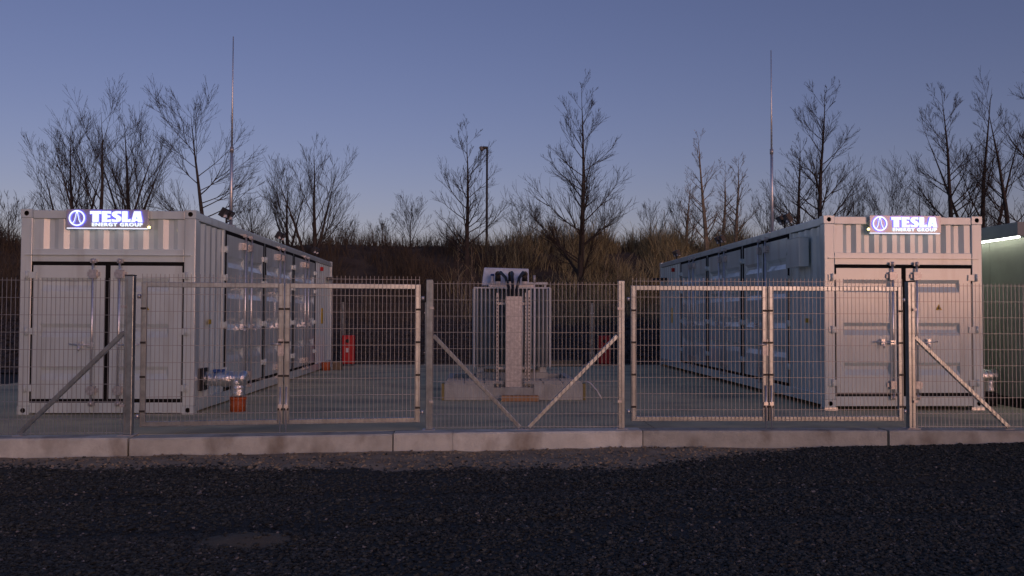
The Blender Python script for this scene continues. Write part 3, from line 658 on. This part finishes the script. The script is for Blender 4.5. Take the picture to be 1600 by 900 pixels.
# ------------------------------------------------------------------ red extinguisher cabinets, timber, back fence
def cabinet(x, y, label):
    t = thing('extinguisher_cabinet', label, 'cabinet', (x, y, 0), 0, 'red extinguisher cabinets')
    b = MB().box(-.17, 0, .05, .17, .24, .86).build('body', 'red_paint', t, bevel=.02)
    MB().box(-.15, -.02, .07, .15, -.001, .84).build('door', 'red_paint', t, bevel=.012)
    MB().tube([(-.01, -.022, .70), (-.01, -.032, .70)], .055, 16).build('window', 'black_plastic', t)
    MB().box(-.05, -.026, .38, .02, -.021, .50).build('notice', 'white_print', t)
    for sx in (-.14, .10): MB().box(sx, .02, 0, sx+.04, .2, .05).build('foot', 'black_plastic', t)
    return t
cabinet(-3.60, 25.5, 'red extinguisher cabinet beside the rear of the left container'); cabinet(3.69, 25.7, 'red extinguisher cabinet right of the transformer')
tag(MB().box(2.05, 25.3, 0, 3.0, 25.5, .17).build('timber_block', 'timber_grey', bevel=.01), 'weathered timber beam lying on the slab right of the transformer', 'timber')
tag(MB().box(-3.72, 23.6, 0, -3.50, 23.85, .22).build('timber_block', 'timber_grey', bevel=.01), 'short wooden block on the slab by the left container rear', 'timber')
tag(MB().tube([(-3.86, 23.4, 0), (-3.86, 23.4, .22)], .11, 16).build('pipe_socket', 'orange_pipe'), 'orange pipe socket standing by the left container rear', 'pipe')

def wire_panel(w, h, zb=0.02, spike=.03, r=.0025, pitch=.05, hz=.2, y=0.0, top=True):
    m = MB(); n = int(round(w/pitch))
    for i in range(n+1):
        x = i*w/n; m.bar((x, y, zb), (x, y, h+spike), r*2, r*2, (0, 1, 0))
    k = int(math.floor((h-zb)/hz+.01))
    for i in range(k+1):
        z = h-i*hz
        for dy in (-.006, .006): m.bar((0, y+dy, z), (w, y+dy, z), .005, .005)
    if h-k*hz-zb > .08: m.bar((0, y, zb+.02), (w, y, zb+.02), .006, .006)
    return m
CLAMP = MB().box(-.025, -.02, -.015, .025, .02, .015).mesh('clamp', 'galv'); CLAMP_D = MB().box(-.03, -.018, -.012, .03, 0, .012).mesh('clamp', 'black_plastic')
def fence_panel(p, q, label, h=1.80, group='welded mesh fence panels', cat='fence', pitch=.05, m_='wire'):
    p, q = Vector((*p, 0)), Vector((*q, 0)); d = q-p; a = math.atan2(d.y, d.x)
    t = thing('mesh_fence', label, cat, p, a, group)
    tag(wire_panel(d.length, h, pitch=pitch).build('wire_mesh', m_, t), kind='stuff')
    for z in (.35, 1.5):
        for x in (.03, d.length-.03): put(CLAMP, 'clamp', t, (x, 0, z))
    return t
def post(p, h, w, label, brace=None, rz=0.0, group='galvanised fence posts'):
    t = thing('fence_post', label, 'post', (*p, 0), rz, group)
    MB().box(-w/2, -w/2, .012, w/2, w/2, h).build('tube', 'galv_tube', t, bevel=.006)
    MB().box(-w/2-.003, -w/2-.003, h, w/2+.003, w/2+.003, h+.012).build('cap', 'black_plastic', t)
    MB().box(-w*.95, -w*.95, 0, w*.95, w*.95, .012).build('foot_plate', 'galv', t)
    if brace:
        for (ox, oz, fx, fy) in brace:
            MB().bar((ox, 0, oz), (fx, fy, .03), .05, .06, (0, 1, 0)).build('brace', 'galv_tube', t, bevel=.005)
            MB().box(fx-.06, fy-.05, 0, fx+.06, fy+.05, .010).build('brace_foot', 'galv', t)
    return t
P1, P2, P3, P4 = (-4.045, 10.70), (-.575, 11.14), (1.812, 11.20), (5.474, 11.16)
a1 = math.atan2(P2[1]-P1[1], P2[0]-P1[0])
post(P1, 1.86, .10, 'galvanised gate post before the left container doors, braced to the left', [(-.06, 1.20, -1.22, .0)], a1*.3)
post(P2, 1.85, .08, 'galvanised fence post left of the transformer, braced to the right', [(.05, 1.16, 1.12, .03)])
post(P3, 1.85, .08, 'galvanised fence post right of the transformer, braced to the left', [(-.05, 1.16, -1.16, -.05)])
post(P4, 1.85, .09, 'galvanised gate post before the right container doors, braced to the right', [(.05, 1.16, 1.21, -.06)])
fence_panel((-8.4, 10.5), (P1[0]-.02, P1[1]-.06), 'mesh fence panel before the left container, left of its gate')
fence_panel((P2[0], P2[1]-.05), (P3[0], P3[1]-.05), 'mesh fence panel in the middle, before the transformer')
fence_panel((P4[0], P4[1]-.055), (P4[0]+3.9, P4[1]-.20), 'mesh fence panel right of the right gate, before the green building')
def gate_leaf(p, q, label, hinge_left, bolt=True):
    p, q = Vector((*p, 0)), Vector((*q, 0)); d = q-p; w = d.length
    t = thing('gate_leaf', label, 'gate', p, math.atan2(d.y, d.x), 'double gate leaves')
    T = .06; zb, zt = .10, 1.79
    for n_, x in (('stile', 0), ('stile', w-T)): MB().box(x, -T/2, zb, x+T, T/2, zt).build(n_, 'galv_tube', t, bevel=.005)
    for n_, z in (('top_rail', zt-T), ('bottom_rail', zb)): MB().box(T+.001, -T/2+.001, z, w-T-.001, T/2-.001, z+T).build(n_, 'galv_tube', t, bevel=.005)
    m = wire_panel(w-.03, 1.845, .10, .04, y=-T/2-.009); mm = m.build('wire_mesh', 'wire', t, (.015, 0, 0)); tag(mm, kind='stuff')
    for z in (.28, .68, 1.08, 1.48):
        for x in (T/2, w-T/2): put(CLAMP_D, 'clamp', t, (x, -T/2, z))
    hx = -.05 if hinge_left else w+.05
    for z in (.22, 1.62):
        h = MB(); x0 = 0 if hinge_left else w; h.tube([(x0, 0, z), (hx, 0, z)], .010, 8); h.tube([(hx*.55+x0*.45, 0, z-.025), (hx*.55+x0*.45, 0, z+.025)], .02, 8); h.build('hinge', 'steel', t)
    bx = w-T/2 if hinge_left else T/2
    b = MB(); b.tube([(bx, -.05, .01), (bx, -.05, .55)], .008, 8); b.box(bx-.025, -.06, .3, bx+.025, -T/2, .34); b.build('drop_bolt', 'steel', t)
    if hinge_left:
        l = MB(); l.box(w-T-.002, -.038, .92, w+.004, .038, 1.12); lo = l.build('lock_case', 'galv', t)
        MB().tube([(w-T/2, -.04, 1.06), (w-T/2, -.08, 1.06), (w-T/2-.11, -.085, 1.06)], .009, 8).build('handle', 'steel', lo)
    return t
def lerp(a, b, t): return (a[0]+(b[0]-a[0])*t, a[1]+(b[1]-a[1])*t)
L1 = lerp(P1, P2, .036); L2 = lerp(P1, P2, .968); Lm = lerp(P1, P2, .502)
gate_leaf(L1, lerp(L1, Lm, .997), 'mesh gate leaf before the left container doors, left half of the left gate', True)
gate_leaf(lerp(L2, Lm, .997), L2, 'mesh gate leaf left of the transformer, right half of the left gate', False)
R1 = lerp(P3, P4, .033); R2 = lerp(P3, P4, .972); Rm = lerp(P3, P4, .503)
gate_leaf(R1, lerp(R1, Rm, .997), 'mesh gate leaf right of the transformer, left half of the right gate', True)
gate_leaf(lerp(R2, Rm, .997), R2, 'mesh gate leaf before the right container corner, right half of the right gate', False)
# fence behind the yard and beside the left container
BP = [-6.2, -3.85, -1.45, .95, 3.38, 5.8]
for i, x in enumerate(BP):
    if -4 < x < 4.5 and x != .95: post((x, 26.18), 1.80, .06, {-3.85: 'rear fence post behind the left red cabinet', -1.45: 'rear fence post seen between left gate and middle panel', 3.38: 'rear fence post beside the right red cabinet'}[x], group='rear fence posts')
for i, (a, b) in enumerate(zip(BP, BP[1:])):
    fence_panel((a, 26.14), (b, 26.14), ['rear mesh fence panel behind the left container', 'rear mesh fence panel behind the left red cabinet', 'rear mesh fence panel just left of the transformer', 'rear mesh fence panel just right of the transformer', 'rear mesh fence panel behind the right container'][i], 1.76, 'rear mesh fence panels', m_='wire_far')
post((-6.72, 12.55), 1.80, .075, 'galvanised fence post at the left edge beside the container corner')
fence_panel((-9.4, 12.6), (-6.72, 12.52), 'mesh fence panel at the far left edge, running away from the container')

# ------------------------------------------------------------------ transformer on its foundation
fx0, fx1, fy0, fy1, fz = -.588, 1.858, 15.08, 18.0, .27
t = thing('transformer_foundation', 'low precast concrete pit with ribbed covers under the transformer', 'foundation', ((fx0+fx1)/2, fy0, 0))
hw = (fx1-fx0)/2
for (a, b) in ((-hw+.06, -.34), (.34, hw-.06)): MB().box(a, 0, 0, b, .12, fz).build('front_wall', 'precast', t, bevel=.01)
MB().box(-.338, .03, 0, .338, .12, fz-.06).build('front_wall', 'precast', t, bevel=.008)
for sx in (-1, 1):
    MB().box(sx*(hw-.06), .125, 0, sx*(hw-.18), fy1-fy0, fz-.002).build('side_wall', 'precast', t, bevel=.01)
    MB().box(sx*(hw-.02), -.008, .0, sx*(hw-.058), .12, fz+.008).build('corner_guard', 'guard', t)
MB().box(-hw+.19, fy1-fy0-.12, 0, hw-.19, fy1-fy0, fz-.003).build('rear_wall', 'precast', t)
for k in range(7):                                      # ribbed cover plates, the middle one left open
    w = (2*hw-.14)/7; x = -hw+.07+k*w
    if k == 3: continue
    m = MB(); m.box(x+.004, .02, fz, x+w-.004, .95, fz+.02)
    for j in range(11): yy = .05+j*.082; m.box(x+.02, yy, fz+.02, x+w-.02, yy+.03, fz+.034)
    m.build('cover_plate', 'precast', t)
TX, TY = .645, 16.72
tf = thing('power_transformer', 'grey finned oil transformer in the middle of the yard', 'transformer', (TX, TY, 0))
MB().box(-.34, -.30, .50, .34, .30, 1.90).build('tank', 'tf_paint', tf)
FIN = MB().box(-.008, 0, 0, .008, .36, 1.40); FIN.tube([(0, .0, .0), (0, .0, 1.40)], .011, 6); FIN = FIN.mesh('cooling_fin', 'tf_paint')
for i in range(18):
    x = -.63+i*.0741; put(FIN, 'cooling_fin', tf, (x, -.66, .50)); 
    if abs(x) < .47: put(FIN, 'cooling_fin', tf, (x, .66, .50), math.pi)
for i in range(9):
    y = -.34+i*.085; put(FIN, 'cooling_fin', tf, (-.70, y, .50), -math.pi/2); put(FIN, 'cooling_fin', tf, (.70, y, .50), math.pi/2)
for sx in (-1, 1): MB().box(sx*.66, -.67, .49, sx*.695, .40, 1.915).build('end_plate', 'tf_paint', tf)
MB().box(-.69, -.50, 1.90, .69, .50, 1.93).build('lid', 'tf_paint', tf, bevel=.006)
for x_ in (-.62, .50): MB().box(x_, -.5, .401, x_+.12, .5, .499).build('skid', 'tf_paint', tf)
for y_ in (-.62, .50): MB().box(-.64, y_, .27, .64, y_+.12, .40).build('base_beam', 'precast', tf)
m = MB(); m.box(-.40, -.46, 1.935, .36, -.42, 1.965); m.box(-.42, -.3, 1.93, .42, .3, 1.975)
for x in (-.3, -.1, .1, .3): m.tube([(x, -.44, 1.93), (x, -.44, 1.99)], .014, 6)
m.build('lid_fittings', 'galv', tf)
MB().box(.28, -.30, 1.985, .66, -.24, 2.025).box(.33, -.27, 1.93, .36, -.24, 1.985).box(.6, -.27, 1.93, .63, -.24, 1.985).build('lifting_bar', 'tf_paint', tf)
# tarpaulin box behind the bushings
m = MB(); q0 = [(-.545, -.02), (.335, -.02), (.335, .40), (-.545, .40)]; q1 = [(-.50, .0), (.33, .0), (.33, .38), (-.50, .38)]
m.add([(x, y, 1.98) for x, y in q0]+[(x, y, 2.31-(.02 if x > 0 else 0)) for x, y in q1], [(0,1,5,4),(1,2,6,5),(2,3,7,6),(3,0,4,7),(4,5,6,7)])
m.build('plastic_cover', 'film', tf, bevel=.015)
MB().tube([(-.35, -.22, 1.975), (-.35, -.22, 2.14)], [.032, .03], 10).build('bushing', 'porcelain', tf)
MB().tube([(-.35, -.22, 2.14), (-.35, -.22, 2.18)], .034, 10).build('bushing_cap', 'blue_plastic', tf)
dx0 = .634 - TX                                            # middle of the cable duct in transformer coordinates
for i, x in enumerate((-.24, .0, .25)):
    MB().tube([(x+dx0, -.30, 1.975), (x+dx0, -.30, 2.12)], [.05, .045], 10).build('bushing', 'porcelain', tf)
    MB().tube([(x+dx0, -.22, 2.17), (x+dx0, -.36, 2.17)], .055, 12).tube([(x+dx0, -.30, 2.04), (x+dx0, -.30, 2.19)], [.055, .05], 12).build('cable_elbow', 'cable', tf)
    e = (i-1)*.065
    MB().tube([(x+dx0, -.36, 2.17), (x+dx0+(e-x)*.25, -.58, 2.19), (x+dx0+(e-x)*.7, -.9, 2.08), (e+dx0, -1.22, 1.86), (e+dx0, -1.36, 1.6), (e+dx0, -1.36, 1.2)], [.028]*6, 10).build('cable', 'cable', tf)
# cable duct and its mounting rails
t = thing('cable_duct', 'upright galvanised cable duct standing before the transformer', 'duct', (.634, 15.2, 0))
DW = .135
MB().box(-DW, -.02, .09, DW, -.016, 1.74).box(-DW, -.016, .09, -DW+.004, .16, 1.74).box(DW-.004, -.016, .09, DW, .16, 1.74).build('channel', 'galv', t)
MB().box(-DW-.006, -.026, 1.62, DW+.006, -.0205, 1.66).build('cover_band', 'galv', t)
for x, h, r in ((-.27, 1.80, .02), (.27, 1.85, .02), (.21, 1.80, .012)):
    m = MB(); m.box(x-r, .10, .03, x+r, .13, h)
    for k in range(26): m.box(x-r*.5, .097, .2+k*.06, x+r*.5, .0995, .225+k*.06, 1)
    m.build('mounting_rail', ['galv', 'black_plastic'], t)
for z in (.5, 1.6): MB().box(-.30, .135, z, .31, .155, z+.04).build('cross_strut', 'galv', t)
for x in (-.27, .27): MB().bar((x, .12, 1.3), (x, .9, .36), .03, .03).build('stay', 'galv', t)
t = thing('earthing_rod', 'slim bright conduit rising beside the right of the cable duct', 'conduit', (.985, 15.24, 0))
MB().tube([(0, 0, 0), (0, 0, 2.03)], .014, 8).build('conduit', 'porcelain', t); MB().tube([(0, 0, 1.97), (0, 0, 2.10)], .022, 8).build('coupling', 'galv', t)
tag(MB().box(.42, 14.86, 0, 1.04, 14.98, .095).build('timber_plank', 'timber', bevel=.006), 'orange brown timber plank lying before the cable duct', 'timber')
t = MB().tube([(1.86, 15.35, .3), (1.95, 15.3, .27), (2.05, 15.2, .15), (2.12, 15.15, .02)], .012, 6).build('earthing_strap', 'porcelain'); tag(t, 'pale earthing strap curving off the right of the foundation', 'strap')

# ------------------------------------------------------------------ green building at the right edge
gx = 8.42
t = thing('green_building', 'dark green flat-roofed building with lit strip under its eaves, right edge', 'building', (gx, 13.42, 0))
y1 = 12.0
k = 0
yy = 0
while yy < y1-.01:
    MB().box(.0, yy+.004, .16, .06, yy+.996, 2.64).build('wall_panel', 'green_wall', t); yy += 1.0
MB().box(.064, .0, .16, 4.0, y1, 2.64).build('wall_core', 'green_wall', t)
MB().box(.02, .01, .0, 3.9, y1-.02, .158).build('plinth', 'black_plastic', t)
MB().box(-.16, -.02, 2.655, 4.06, y1+.06, 2.87).build('fascia', 'fascia', t, bevel=.006)
MB().box(-.14, 0, 2.628, -.105, y1, 2.654).build('light_strip', 'led_strip', t)
